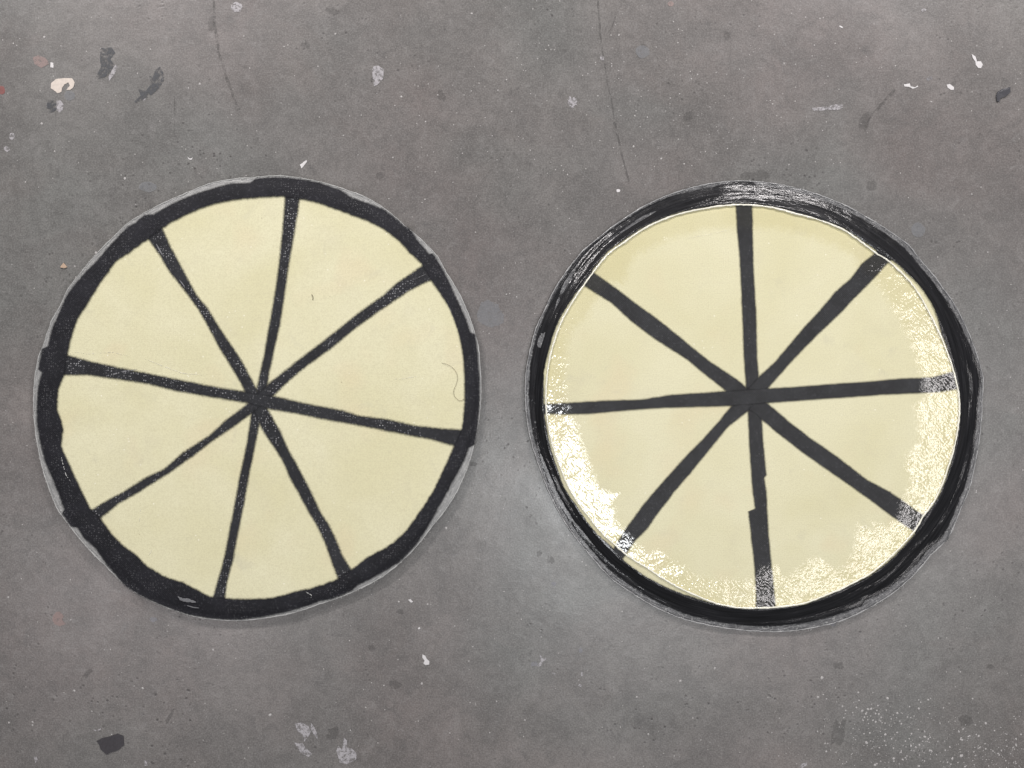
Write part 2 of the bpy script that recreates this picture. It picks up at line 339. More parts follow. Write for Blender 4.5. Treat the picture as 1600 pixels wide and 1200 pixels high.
STR1 = [
 ([(445,296),(445,307),(441,360),(436,410),(429,460),(420,510),(412,557),(407,577),(400,612),(392,647),(386,690),(375,740),(366,790),(356,839),(350,872),(339,910),(332,935),(330,945)],
  [(469,296),(469,307),(461,360),(452,410),(445,460),(437,510),(428,550),(422,577),(416,612),(409,647),(400,690),(390,740),(381,790),(371,839),(365,872),(355,910),(352,935),(351,945)]),
 ([(208,350),(232,374),(247,396),(265,425),(290,457),(310,484),(325,510),(342,543),(360,572),(375,597),(390,627),(407,667),(425,695),(440,717),(452,745),(467,772),(482,800),(495,822),(507,847),(517,875),(527,902),(534,922)],
  [(233,331),(254,357),(265,382),(280,410),(295,438),(308,462),(325,482),(340,507),(360,537),(380,567),(397,600),(419,640),(437,672),(452,705),(470,737),(487,770),(502,802),(514,820),(525,842),(535,867),(549,890),(556,910)]),
 ([(676,398),(660,414),(620,442),(595,464),(562,487),(525,517),(495,540),(460,567),(422,597),(400,617),(382,634),(352,657),(327,680),(285,707),(257,732),(225,747),(195,767),(170,780),(142,797),(98,806)],
  [(693,424),(674,438),(660,444),(640,454),(600,481),(550,517),(522,541),(482,570),(455,592),(420,625),(392,647),(365,667),(335,687),(305,710),(270,735),(252,747),(215,770),(185,787),(157,810),(113,825)]),
 ([(66,548),(107,555),(140,564),(190,575),(240,585),(290,595),(340,605),(375,610),(400,615),(430,619),(487,632),(535,641),(560,649),(605,655),(650,665),(700,670),(722,671),(747,668)],
  [(61,577),(100,586),(135,586),(170,591),(227,599),(277,611),(327,620),(385,630),(400,634),(420,639),(462,646),(505,655),(545,662),(592,671),(637,680),(675,687),(710,697),(740,699)]),
]
STR2 = [
 ([(1148,284),(1149,300),(1150,322),(1152,360),(1156,397),(1159,460),(1161,510),(1163,559),(1165,590),(1167,615),(1169,640),(1171,690),(1175,752),(1180,795),(1170,799),(1174,839),(1180,890),(1182,935),(1181,952)],
  [(1178,285),(1176,300),(1175,322),(1176,372),(1177,422),(1181,485),(1182,530),(1183,559),(1185,590),(1187,625),(1190,655),(1192,690),(1197,742),(1194,747),(1197,767),(1201,839),(1207,902),(1211,940),(1212,952)]),
 ([(912,413),(927,426),(955,445),(990,472),(1025,497),(1062,527),(1090,550),(1112,567),(1150,592),(1175,613),(1200,631),(1230,657),(1262,682),(1305,712),(1355,750),(1392,770),(1445,807),(1456,815)],
  [(898,432),(912,445),(935,460),(955,472),(987,502),(1025,530),(1050,546),(1075,562),(1105,587),(1160,631),(1190,655),(1220,680),(1262,712),(1305,742),(1355,777),(1392,805),(1430,831),(1442,840)]),
 ([(1376,386),(1367,396),(1347,412),(1330,435),(1305,457),(1280,487),(1252,517),(1228,546),(1212,565),(1186,589),(1165,612),(1142,636),(1125,657),(1100,685),(1075,710),(1037,752),(1007,787),(975,831),(960,855),(955,862)],
  [(1394,404),(1384,414),(1365,435),(1335,465),(1315,487),(1280,520),(1250,550),(1230,572),(1200,606),(1185,622),(1167,643),(1137,667),(1110,700),(1080,737),(1052,770),(1025,805),(1010,827),(990,847),(975,870),(970,876)]),
 ([(836,633),(850,632),(900,629),(950,626),(1000,625),(1050,617),(1100,614),(1140,611),(1199,607),(1242,605),(1305,600),(1355,597),(1405,592),(1455,590),(1490,581),(1512,577)],
  [(838,646),(855,646),(887,647),(925,646),(975,641),(1025,637),(1100,635),(1142,634),(1200,629),(1255,625),(1330,620),(1380,616),(1430,614),(1467,612),(1497,607),(1518,606)]),
]

def smoothcirc(R, n=24, width=.5):
    """low-pass of an outline so the body is a clean disc"""
    def f(t): return float(np.mean([R(t+(i/n-.5)*width) for i in range(n+1)]))
    tab = np.array([f(2*math.pi*i/360) for i in range(361)])
    return lambda t: float(np.interp((t % (2*math.pi))/(2*math.pi)*360, range(361), tab))

def make_panel(C, OUTL, BO, BI, STR, strip_mat, band_mat, lip_mat, ztop, zlip, wet, name, label):
    Rout = polar(OUTL, C); Rbo = polar(BO, C); Rbi = polar(BI, C)
    Rpl = smoothcirc(Rbi); Rsm = smoothcirc(Rout, width=.35)
    cx, cy, _ = P(C[0], C[1], 0)
    root = bpy.data.objects.new(name, None); COL.objects.link(root); root.location = (cx, cy, 0)
    root.empty_display_size = .1
    root['label'] = label; root['category'] = 'round panel'; root['group'] = 'round spoked panels on the floor'

    def zs(px, py):
        th = math.atan2(C[1]-py, px-C[0]); r = math.hypot(px-C[0], py-C[1])
        a = Rpl(th)+2; b = Rsm(th)-6
        t = (r-a)/(b-a)
        if t <= 0: s = 0
        elif t >= 1: s = 1
        elif wet: s = .80*t/.55 if t < .55 else .80+.20*(t-.55)/.45
        else: s = .15*t+.85*t**3.2
        wob = .0009*noise.noise((px*.012, py*.012, 1.7)) + (.0011 if wet else .0005)*noise.noise((px*.035, py*.035, 5.1))
        return ztop-(ztop-zlip)*s+wob*(.3 if t <= 0 else 1.0)
    def Q(px, py, dz):
        z = zs(px, py)+dz; x, y, z = P(px, py, z); return (x-cx, y-cy, z)

    def ring(f_in, f_out, n, m, dz_in, dz_out, jag_in=0, jag_out=0, seed=0, fe_in=0, fe_out=0, dzf=None):
        pts, uv, at = [], [], []
        for i in range(n):
            th = 2*math.pi*i/n; 
            ri = f_in(th)-fe_in+jag_in*(noise.noise((math.cos(th)*40, math.sin(th)*40, seed))+.6*noise.noise((math.cos(th)*130, math.sin(th)*130, seed)))
            ro = f_out(th)+fe_out+jag_out*(noise.noise((math.cos(th)*40, math.sin(th)*40, seed+9))+.8*noise.noise((math.cos(th)*150, math.sin(th)*150, seed+9)))
            row, ur, ar = [], [], []
            for k in range(m+1):
                t = k/m; r = ri+(ro-ri)*t
                px = C[0]+r*math.cos(th); py = C[1]-r*math.sin(th)
                dz = dz_in+(dz_out-dz_in)*t
                if dzf: dz += dzf(th, t)
                row.append(Q(px, py, dz)); ur.append((th*.34, r/1000))
                ar.append(min(r-ri if fe_in else 1e3, ro-r if fe_out else 1e3)/1000)
            pts.append(row); uv.append(ur); at.append(ar)
        # seam: uv jump hidden by repeating the first column
        pts.append(list(pts[0])); uv.append([(2*math.pi*.34, q[1]) for q in uv[0]]); at.append(at[0])
        return pts, uv, at

    # --- core panel: cream top, side wall tucked under the lip, bottom
    N = 360; rows = []
    rad = [.0, .15, .3, .45, .6, .72, .82, .88, .91, .94, .97, 1.0]
    for i in range(N):
        th = 2*math.pi*i/N; R = Rsm(th)-7
        row = []
        for q in rad:
            r = q*R; px = C[0]+r*math.cos(th); py = C[1]-r*math.sin(th); row.append(Q(px, py, -.0002))
        px = C[0]+(R-4)*math.cos(th); py = C[1]-(R-4)*math.sin(th)
        x, y, z = P(px, py, .0004); row.append((x-cx, y-cy, z))
        rows.append(row)
    me = grid_mesh('core_panel', rows, True)
    core = link('core_panel', me, M_CORE, root)

    # --- glass-fibre lip with real thickness
    pts, uv, at = ring(lambda t: Rsm(t)-24, Rout, 1200, 6, .0001, .0001, 0, .7, seed=2)
    for row, u in zip(pts, uv):
        x, y, z = row[-1]; k = 1-.0006; row.append((x*1.001, y*1.001, z-.0007)); u.append((u[-1][0], u[-1][1]+.001))
        row.append((x*k, y*k, z-.0016)); u.append((u[-1][0], u[-1][1]+.002))
        x0, y0, z0 = row[0]; row.append((x0, y0, z0-.0016)); u.append((u[-1][0], u[-1][1]+.02))
    me = grid_mesh('edge_lip', pts, False, uv)
    link('edge_lip', me, lip_mat, root)

    # --- dark border band
    if wet:
        def dzf(th, t): return .0016*noise.noise((math.cos(th)*4, math.sin(th)*4, t*2.5))*math.sin(math.pi*t)+.0007*math.sin(math.pi*t)+.0012*max(0, .35+noise.noise((math.cos(th)*2.6+5, math.sin(th)*2.6, 1.1))*1.6)*math.sin(math.pi*t)**.5*math.sin(2*math.pi*(2.1*t+.45*noise.noise((math.cos(th)*5, math.sin(th)*5, 7.7))))
        pts, uv, at = ring(Rbi, Rbo, 1400, 44, .0015, .0012, .6, .8, seed=5, fe_in=2, fe_out=2, dzf=dzf)
    else:
        def dzf(th, t): return .0006*noise.noise((math.cos(th)*7, math.sin(th)*7, t*2.0))*math.sin(math.pi*t)
        pts, uv, at = ring(Rbi, Rbo, 1400, 12, .0015, .0010, .9, .5, seed=3, fe_in=3.2, fe_out=3.2, dzf=dzf)
    me = grid_mesh('border_band', pts, False, uv, at)
    link('border_band', me, band_mat, root)

    # --- the four long strips that cross at the hub
    def resample(pl, n):
        a = np.array(pl, float); d = np.concatenate([[0], np.cumsum(np.hypot(*np.diff(a, axis=0).T))]); d /= d[-1]
        t = np.linspace(0, 1, n); return np.stack([np.interp(t, d, a[:, 0]), np.interp(t, d, a[:, 1])], 1)
    def hubfit(L, R, n):
        # parametrise both sides by projection on the common axis so cross sections stay square
        A = np.array(L, float); B = np.array(R, float)
        s = (A[0]+B[0])/2; e = (A[-1]+B[-1])/2; ax = (e-s)/np.linalg.norm(e-s)
        def f(P_):
            q = (P_-s)@ax; q = (q-q[0])/(q[-1]-q[0]); q = np.maximum.accumulate(q+np.arange(len(q))*1e-6)
            t = np.linspace(0, 1, n); return np.stack([np.interp(t, q, P_[:, 0]), np.interp(t, q, P_[:, 1])], 1)
        return f(A), f(B)
    for si, (L, R) in enumerate(STR):
        m = 10
        A, B = hubfit(L, R, 420)
        M_ = (A+B)/2; rr_ = np.hypot(M_[:, 0]-C[0], M_[:, 1]-C[1])
        keep = rr_ < Rbi(np.arctan2(C[1]-M_[:, 1], M_[:, 0]-C[0]))+9
        A = A[keep]; B = B[keep]; n = len(A)
        rows, at, uvs = [], [], []
        for i in range(n):
            l = A[i]; r = B[i]; d = r-l; wd = np.linalg.norm(d); d /= wd
            fe = 3.4
            l = l-d*(fe+.5*n1(i*.12, si)); r = r+d*(fe+.5*n1(i*.12, si+20)); W = np.linalg.norm(r-l)
            row, ar, ur = [], [], []
            endd = min(i, n-1-i)/n*.7
            for k in range(m+1):
                # denser towards the edges
                t = .5-.5*math.cos(math.pi*k/m)
                q = l+(r-l)*t
                lift = .0004+.00035*si*0+ .00012*si
                rr = math.hypot(q[0]-C[0], q[1]-C[1]); th = math.atan2(C[1]-q[1], q[0]-C[0])
                if False: lift += min(1, (rr-(Rbi(th)-4))/6)*(.0004 if not wet else -.0003)
                hub = math.exp(-(rr/26)**2)*.0005
                row.append(Q(q[0], q[1], lift+hub+.0002*math.sin(math.pi*t)))
                ar.append(min(W*t, W*(1-t))/1000); ur.append((i/n*.7, t*W/1000))
            rows.append(row); at.append(ar); uvs.append(ur)
        me = grid_mesh('carbon_strip', rows, False, uvs, at)
        link('carbon_strip', me, strip_mat, root)

    return root, Q, Rout, Rbi, ring, zs, (cx, cy)

R1, Q1, Ro1, Rbi1, ring1, zs1, cc1 = make_panel(C1, OUT1, BO1, BI1, STR1, M_STRIP1, M_BAND1, M_LIP1, .0165, .0120, False, 'spoked_panel',
    'dry matt cream disc with dark spokes and frayed charcoal rim, left on the concrete')
R2, Q2, Ro2, Rbi2, ring2, zs2, cc2 = make_panel(C2, OUT2, BO2, BI2, STR2, M_STRIP2, M_BAND2, M_LIP2, .0175, .0065, True, 'spoked_panel',
    'cream disc with dark spokes, glossy black rim and glistening wet resin around its edge, right')

# ------------------------------------------------------------------ right panel: resin film and painted ridge highlight
Rw = polar(WET2, C2); Rb = polar(RIDGE2, C2)
pts, uv, at = ring2(Rw, Rb, 1000, 24, .0019, .0013, 2.5, 0, seed=11, fe_in=5, fe_out=0)
me = grid_mesh('resin_film', pts, False, uv, at); link('resin_film', me, M_FILM, R2)

def tube_ring(name, Rf, rad, n, k, Q, C, m, parent, dz, var=.5, seed=0):
    rows = []
    for i in range(n):
        th = 2*math.pi*i/n; row = []
        rr = rad*(1+var*noise.noise((math.cos(th)*25, math.sin(th)*25, seed)))
        R0 = Rf(th)+.7*noise.noise((math.cos(th)*60, math.sin(th)*60, seed+4))
        for j in range(k+1):
            a = 2*math.pi*j/k
            r = R0+rr*1000*math.cos(a)
            x, y, z = Q(C[0]+r*math.cos(th), C[1]-r*math.sin(th), dz)
            row.append((x, y, z+rr*math.sin(a)))
        rows.append(row)
    me = grid_mesh(name, rows, True); 
    return link(name, me, m, parent)
tube_ring('fibre_edge', lambda t: Ro1(t)-.6, .0007, 1400, 6, Q1, C1, M_EDGE1, R1, .0001, var=1.1, seed=3)
tube_ring('fibre_edge', lambda t: Ro2(t)-.8, .0008, 1400, 6, Q2, C2, M_EDGE2, R2, .0002, var=1.3, seed=8)
tube_ring('ridge_highlight', Rb, .0014, 1200, 8, Q2, C2, M_RIDGE, R2, .0014)  # pale tube drawn as the highlight of the ridge

# ------------------------------------------------------------------ frayed fibres on the rims
def fibres(Q, C, Rf, n, parent, m, seed, lo=1.2, hi=4, name='frayed_fibres', arcs=None):
    rnd = random.Random(seed); v, f = [], []
    for _ in range(n):
        th = rnd.uniform(0, 2*math.pi)
        if arcs and rnd.random() < .6:
            a = rnd.choice(arcs); th = math.radians(rnd.uniform(*a))
        r = Rf(th)-rnd.uniform(0, 3); ln = rnd.uniform(lo, hi); ang = th+rnd.choice((-1, 1))*rnd.uniform(.2, 1.5)
        x = C[0]+r*math.cos(th); y = C[1]-r*math.sin(th); w_ = rnd.uniform(.08, .2); base = len(v)
        curl = rnd.uniform(-.5, .5); dz = rnd.uniform(.0003, .0012)
        for s in range(4):
            nx, ny = -math.sin(ang), math.cos(ang)
            for sg in (-1, 0, 1):
                p = Q(x+nx*w_*sg, y-ny*w_*sg, dz+(.0003 if sg == 0 else 0)); v.append(p)
            x += ln/3*math.cos(ang); y -= ln/3*math.sin(ang); ang += curl
        for s in range(3):
            b = base+s*3; f += [(b, b+1, b+4, b+3), (b+1, b+2, b+5, b+4)]
    me = bpy.data.meshes.new(name); me.from_pydata(v, [], f)
    o = link(name, me, m, parent); o['kind'] = 'stuff'
    return o
fibres(Q1, C1, Ro1, 420, R1, M_FIBRE, 3, arcs=[(70, 95), (120, 150), (185, 240), (290, 320)])
fibres(Q2, C2, Ro2, 60, R2, M_FIBRE, 5, lo=2, hi=6, arcs=[(280, 330), (20, 60)])

def ribbon(name, Q, pl, wd, m, parent, dz, gaps=0, seed=0):
    v, f = [], []; a = np.array(pl, float); d = np.concatenate([[0], np.cumsum(np.hypot(*np.diff(a, axis=0).T))])
    n = max(6, int(d[-1]/1.6)); rnd = random.Random(seed)
    for i in range(n):
        t0 = d[-1]*i/n; t1 = d[-1]*(i+1)/n
        if rnd.random() < gaps: continue
        q = [(np.interp(t, d, a[:, 0]), np.interp(t, d, a[:, 1])) for t in (t0, t1)]
        dx, dy = q[1][0]-q[0][0], q[1][1]-q[0][1]; l = math.hypot(dx, dy); nx, ny = -dy/l, dx/l
        b = len(v)
        for j, (x, y) in enumerate(q):
            u = (i+j)/n; w0 = wd*math.sin(math.pi*min(max(u, .02), .98))**.5*(.8+.4*noise.noise((x*.7, y*.7, seed)))
            v += [Q(x+nx*w0, y+ny*w0, dz), Q(x, y, dz+.0001), Q(x-nx*w0, y-ny*w0, dz)]
        f += [(b, b+1, b+4, b+3), (b+1, b+2, b+5, b+4)]
    me = bpy.data.meshes.new(name); me.from_pydata(v, [], f)
    return link(name, me, m, parent)
ribbon('scratch', Q1, [(110, 549), (140, 553), (175, 550), (200, 556)], .5, M_SCR, R1, .0002, .45, 1)
ribbon('scratch', Q1, [(225, 560), (255, 572), (285, 583), (315, 586)], .6, M_SCR, R1, .0002, .3, 2)
ribbon('scratch', Q1, [(612, 592), (628, 592), (645, 589), (656, 588)], .6, M_SCR, R1, .0002, .5, 3)
ribbon('scratch', Q1, [(221, 785), (219, 800), (217, 822)], .4, M_SCR, R1, .0002, .5, 4)
ribbon('scratch', Q1, [(232, 868), (236, 862), (237, 857)], .5, M_SCR, R1, .0002, .2, 5)
ribbon('bare_gap', Q1, [(278, 932), (284, 937), (294, 938), (306, 941)], 3.2, M_GAP, R1, .0026, 0, 6)
ribbon('bare_gap', Q1, [(292, 946), (302, 949), (311, 950)], 1.2, M_GAP, R1, .0026, 0, 7)
ribbon('scratch', Q1, [(164, 588), (180, 584), (200, 579), (214, 578)], 1.4, M_GAP, R1, .0016, .25, 8)
ribbon('scratch', Q1, [(95, 710), (98, 724), (103, 742), (110, 752)], .7, M_FIBRE, R1, .0026, .5, 9)
ribbon('scratch', Q1, [(478, 925), (487, 930), (486, 934)], .6, M_FIBRE, R1, .0026, .4, 10)
ribbon('crease', Q1, [(244, 381), (249, 390), (254, 399)], 1.4, M_GAP, R1, .0014, 0, 11)
ribbon('crease', Q1, [(280, 437), (285, 443), (289, 450)], .9, M_GAP, R1, .0014, 0, 12)
ribbon('scratch', Q1, [(643, 438), (655, 433), (666, 428)], .5, M_GAP, R1, .0018, .2, 13)
ribbon('scratch', Q2, [(1075, 372), (1110, 366), (1135, 360), (1148, 357)], .5, M_SCR, R2, .0003, .5, 14)

# ------------------------------------------------------------------ marks on the floor (thin paint, parts of the floor)
def blob(name, poly, m, parent=FLOOR, inset=.0008, e0=.0015, h=.0004, sub=4, jag=.6, seed=0, org=(0, 0), sc_=1.0, z0=0.0002):
    """poly in photo px (org + p*sc_): domed thin patch with an 'edge' attribute"""
    pts = [(org[0]+x*sc_, org[1]+y*sc_) for x, y in poly]
    # refine + jag
    rf = []
    for i, a in enumerate(pts):
        b = pts[(i+1) % len(pts)]
        k = max(2, int(math.hypot(b[0]-a[0], b[1]-a[1])/1.3))
        for j in range(k):
            t = j/k; x = a[0]+(b[0]-a[0])*t; y = a[1]+(b[1]-a[1])*t
            rf.append((x+jag*noise.noise((x*.9, y*.9, seed)), y+jag*noise.noise((x*.9, y*.9, seed+7))))
    bm = bmesh.new()
    vs_ = [bm.verts.new(P(x, y, z0)) for x, y in rf]
    try: fc = bm.faces.new(vs_)
    except ValueError: bm.free(); return None
    if fc.normal.z < 0: fc.normal_flip()
    lay = bm.verts.layers.float.new('edge')
    r = bmesh.ops.inset_region(bm, faces=[fc], thickness=inset, use_even_offset=False)
    inner = set(fc.verts)
    for v in bm.verts: v[lay] = e0
    for v in inner: v.co.z += h; v[lay] = .004
    bmesh.ops.triangulate(bm, faces=[q for q in bm.faces if len(q.verts) > 4])
    me = bpy.data.meshes.new(name); bm.to_mesh(me); bm.free()
    return link(name, me, m, parent)

PW = m_paint('white_paint', (.72, .70, .70), .95, 260, .42)
PWs = m_paint('worn_white_paint', (.52, .50, .52), .75, 200, .58)
PB = m_paint('cream_paint', (.70, .62, .55), .95, 260, .40)
PG = m_paint('pale_grey_smudge', (.34, .34, .37), .55, 160, .55)
PGs = m_paint('faint_grey_smudge', (.30, .31, .33), .4, 130, .5)
PD = m_paint('dark_smear', (.075, .080, .090), .8, 130, .60)
PDs = m_paint('faint_dark_smudge', (.085, .080, .077), .22, 120, .54)
PP = m_paint('pink_paint', (.42, .31, .29), .6, 140, .52)
PR = m_paint('red_paint', (.36, .12, .11), .6, 160, .5)
Z4 = .25
def ell(cx, cy, a, b, rot=0, n=14, wob=.18, seed=0):
    o = []
    for i in range(n):
        t = 2*math.pi*i/n; k = 1+wob*noise.noise((math.cos(t)*2, math.sin(t)*2, seed+cx*.1))
        x = a*k*math.cos(t); y = b*k*math.sin(t)
        o.append((cx+x*math.cos(rot)-y*math.sin(rot), cy+x*math.sin(rot)+y*math.cos(rot)))
    return o
F1 = (0, 0); F4 = (1200, 0); F5 = (0, 900); F6 = (400, 900); F7 = (800, 900)
def pb(name, org, poly, m, **k): return blob(name, poly, m, org=org, sc_=Z4, **k)
pb('paint_blotch', F1, [(320,520),(350,495),(400,488),(450,490),(468,515),(460,545),(440,562),(415,562),(438,535),(428,515),(404,528),(388,550),(385,575),(360,583),(345,570),(318,550)], PB)
pb('paint_blotch', F1, [(205,360),(240,345),(280,360),(300,380),(305,400),(260,425),(215,400)], PP)
pb('paint_blotch', F1, [(318,390),(335,395),(335,425),(315,420)], PW)
blob('paint_blotch', ell(109, 149.5, 8.5, 8), PGs)
blob('paint_blotch', ell(81, 166, 8.5, 10, seed=3), PD)
pb('paint_blotch', F1, [(350,630),(380,628),(398,655),(392,690),(375,704),(355,690)], PWs)
pb('paint_blotch', F1, [(630,300),(700,296),(722,330),(690,370),(712,400),(700,440),(660,480),(620,495),(600,480),(630,420),(625,370)], PD)
pb('paint_blotch', F1, [(722,405),(737,425),(712,470),(682,507),(680,480),(700,440)], PWs)
pb('paint_blotch', F1, [(1000,415),(1020,450),(1024,510),(985,560),(935,605),(885,625),(845,650),(838,635),(880,598),(865,560),(915,565),(942,525),(932,470),(955,485),(970,440)], PD)
pb('paint_blotch', F1, [(885,620),(915,615),(900,635)], PWs)
blob('paint_blotch', ell(370, 11, 9, 8), PWs)
blob('paint_blotch', ell(19, 213, 4.5, 5.5), PWs); blob('paint_blotch', ell(11, 233, 5, 4, .5), PWs)
blob('paint_blotch', ell(3, 141, 5, 7), PR)
blob('paint_blotch', [(293,245),(297,248),(302,246),(299,250),(295,249)], PW, jag=.1)
blob('paint_blotch', ell(231, 292, 14, 8), PGs, inset=.003, e0=-.003)
pb('paint_blotch', (400, 0), [(735,415),(765,410),(800,435),(795,490),(760,530),(738,540),(730,490),(725,440)], PWs)
pb('paint_blotch', (400, 0), [(275,1030),(295,1015),(315,1000),(320,1010),(300,1035),(285,1055)], PW)
blob('paint_blotch', ell(893, 159, 7, 6, seed=2, n=20, wob=.8), PWs, jag=2.4)
blob('paint_blotch', ell(941, 90, 3.4, 4.2), PWs); blob('paint_blotch', ell(1004, 81, 11, 10), PGs, inset=.003, e0=-.003)
blob('paint_blotch', ell(1048, 6, 5, 4), PP); blob('paint_blotch', ell(966, 298, 3, 2.6), PW, jag=.2)
pb('paint_blotch', F4, [(1272,338),(1295,352),(1306,384),(1330,383),(1342,405),(1330,427),(1312,424),(1297,405),(1295,385),(1280,365)], PW, jag=.2)
pb('paint_blotch', F4, [(1116,530),(1135,525),(1162,545),(1160,562),(1142,562),(1122,548)], PW, jag=.2)
pb('paint_blotch', F4, [(988,495),(1005,478),(1026,480),(1024,494),(1000,508)], PG)
pb('paint_blotch', F4, [(846,525),(862,527),(885,520),(890,540),(920,545),(935,535),(938,543),(905,556),(880,543),(855,540)], PW)
pb('paint_blotch', F4, [(275,675),(320,670),(380,665),(420,652),(465,655),(465,675),(430,690),(385,685),(330,692),(280,692)], PWs)
blob('paint_blotch', ell(1443, 16, 4, 2.6, -.3), PWs); blob('paint_blotch', ell(1314, 42, 3.2, 1.2, .5), PW, jag=.1)
pb('paint_blotch', F5, [(330,250),(350,225),(375,222),(400,250),(388,270),(410,300),(375,314),(340,300),(328,275)], PP)
pb('paint_blotch', F5, [(212,1135),(230,1128),(237,1150),(222,1167)], PWs)
pb('paint_blotch', F5, [(583,955),(600,962),(625,955),(630,945),(628,962),(605,970),(588,965)], PWs, jag=.1)
pb('paint_blotch', F5, [(905,1150),(918,1160),(925,1185),(905,1185)], PWs)
pb('paint_blotch', F6, [(1040,490),(1058,497),(1068,518),(1084,532),(1083,552),(1060,556),(1046,546),(1054,528),(1040,510)], PW, jag=.2)
pb('paint_blotch', F6, [(950,148),(965,144),(982,160),(970,167)], PW, jag=.2)
pb('paint_blotch', F6, [(1012,325),(1022,318),(1028,326),(1018,334)], PW, jag=.2)
pb('paint_blotch', F6, [(245,920),(290,915),(330,940),(345,970),(330,1000),(302,1035),(292,990),(255,965)], PWs)
pb('paint_blotch', F6, [(345,918),(365,945),(382,980),(385,1018),(360,990),(342,955)], PWs)
pb('paint_blotch', F6, [(240,1040),(275,1048),(290,1040),(312,1075),(352,1110),(330,1130),(285,1110),(262,1075)], PWs)
pb('paint_blotch', F6, [(550,1010),(570,1028),(568,1070),(602,1080),(632,1110),(625,1148),(570,1174),(522,1164),(503,1090),(515,1060),(538,1085),(545,1045)], PWs)
pb('paint_blotch', F7, [(172,492),(184,500),(192,515),(212,508),(214,520),(192,535),(182,560),(165,568),(150,560),(170,545),(180,530)], PWs, jag=.2)
pb('paint_blotch', F7, [(120,540),(150,530),(165,560),(120,562)], PG)
blob('paint_blotch', ell(907.5, 1016, 3, 4), PG); blob('paint_blotch', ell(865, 1052, 3, 1.5, .4), PWs)
blob('paint_blotch', ell(909, 1053, 1.6, 3.5), PWs, jag=.1); blob('paint_blotch', ell(906, 1071, 2.8, 2.2), PWs)
blob('paint_blotch', ell(865, 912, 4, 3.4), PG)
pb('paint_blotch', (1200, 900), [(197,1190),(215,1170),(245,1162),(240,1185),(210,1200)], PWs)
blob('paint_blotch', ell(1434, 359, 11, 11.5, .3, seed=4), PGs); blob('paint_blotch', ell(1300, 972, 8, 5, .8), PG)
blob('paint_blotch', ell(765, 492, 18, 20, .5, wob=.7), PGs, jag=2, inset=.006, e0=-.004); blob('paint_blotch', ell(240, 968, 6, 4), PG)
# faint dark stains and cracks
for (x, y, a, b, r) in [(478,70,8,6,.2),(520,17,12,6,.3),(330,38,5,12,0),(1135,55,6,6,0),(740,660,8,5,0),(1490,130,5,4,0),(617,1070,9,6,.3),(520,1145,12,9,-.7),(581,1012,6,5,.2),(624,956,6,5,0),(137,1052,4,9,.8),(265,1120,3,14,.5),(1310,1145,10,22,.2),(1310,1040,8,6,0),(1548,1042,5,4,0),(860,875,6,6,0),(843,865,4,5,0),(740,725,6,4,0),(1075,182,8,8,.4),(1180,275,24,8,0),(593,275,7,6,0),(690,150,6,9,-.5),(1362,290,8,8,.6),(1350,190,8,14,.3),(1005,72,4,4,0),(1508,1125,12,8,.3)]:
    blob('dark_stain', ell(x, y, a, b, r, wob=.6), PDs, jag=1.4, h=.0001, inset=min(a, b)*.00055, e0=-.004)
def crack(pl, w_, m, seed=0):
    L, R = [], []
    for i in range(len(pl)-1):
        (x0, y0), (x1, y1) = pl[i], pl[i+1]; k = max(2, int(math.hypot(x1-x0, y1-y0)/3))
        dx, dy = x1-x0, y1-y0; q = math.hypot(dx, dy); nx, ny = -dy/q, dx/q
        for j in range(k):
            t = j/k; x = x0+dx*t; y = y0+dy*t; o = 1.1*noise.noise((x*.12, y*.12, seed)); ww = w_*1.4*(.6+.9*abs(noise.noise((x*.06, y*.06, seed+3))))
            L.append((x+nx*(o+ww), y+ny*(o+ww))); R.append((x+nx*(o-ww), y+ny*(o-ww)))
    return blob('crack', L+R[::-1], m, jag=.3, h=.00002)
PC = m_paint('crack_dirt', (.080, .076, .073), .34, 110, .60)
crack([(933,-30),(935,20),(938,50),(941,80),(944,95)], 1.3, PC); crack([(945,98),(948,125),(956,160),(961,195)], .8, PC, 2)
crack([(960,190),(966,215),(971,240),(977,262),(984,290)], 1.5, PC, 4); crack([(963,20),(957,40),(948,55)], .7, PC, 5)
crack([(334,-10),(335,30),(341,80),(357,130),(374,175)], 1.8, PC, 6); crack([(1398,140),(1380,160),(1362,180),(1350,203)], 1.6, PC, 8)
crack([(272,150),(273,180),(271,215)], .5, PC, 9)
PSC = m_paint('pale_scratch', (.34, .33, .33), .5, 60, .5)
def scratch(pl, w_, s):
    o = crack(pl, w_, PSC, s); o.name = 'scratch'; return o
scratch([(890,245),(915,275),(945,298)], .35, 1); scratch([(690,870),(760,858)], .35, 2); scratch([(780,650),(800,672)], .5, 5)

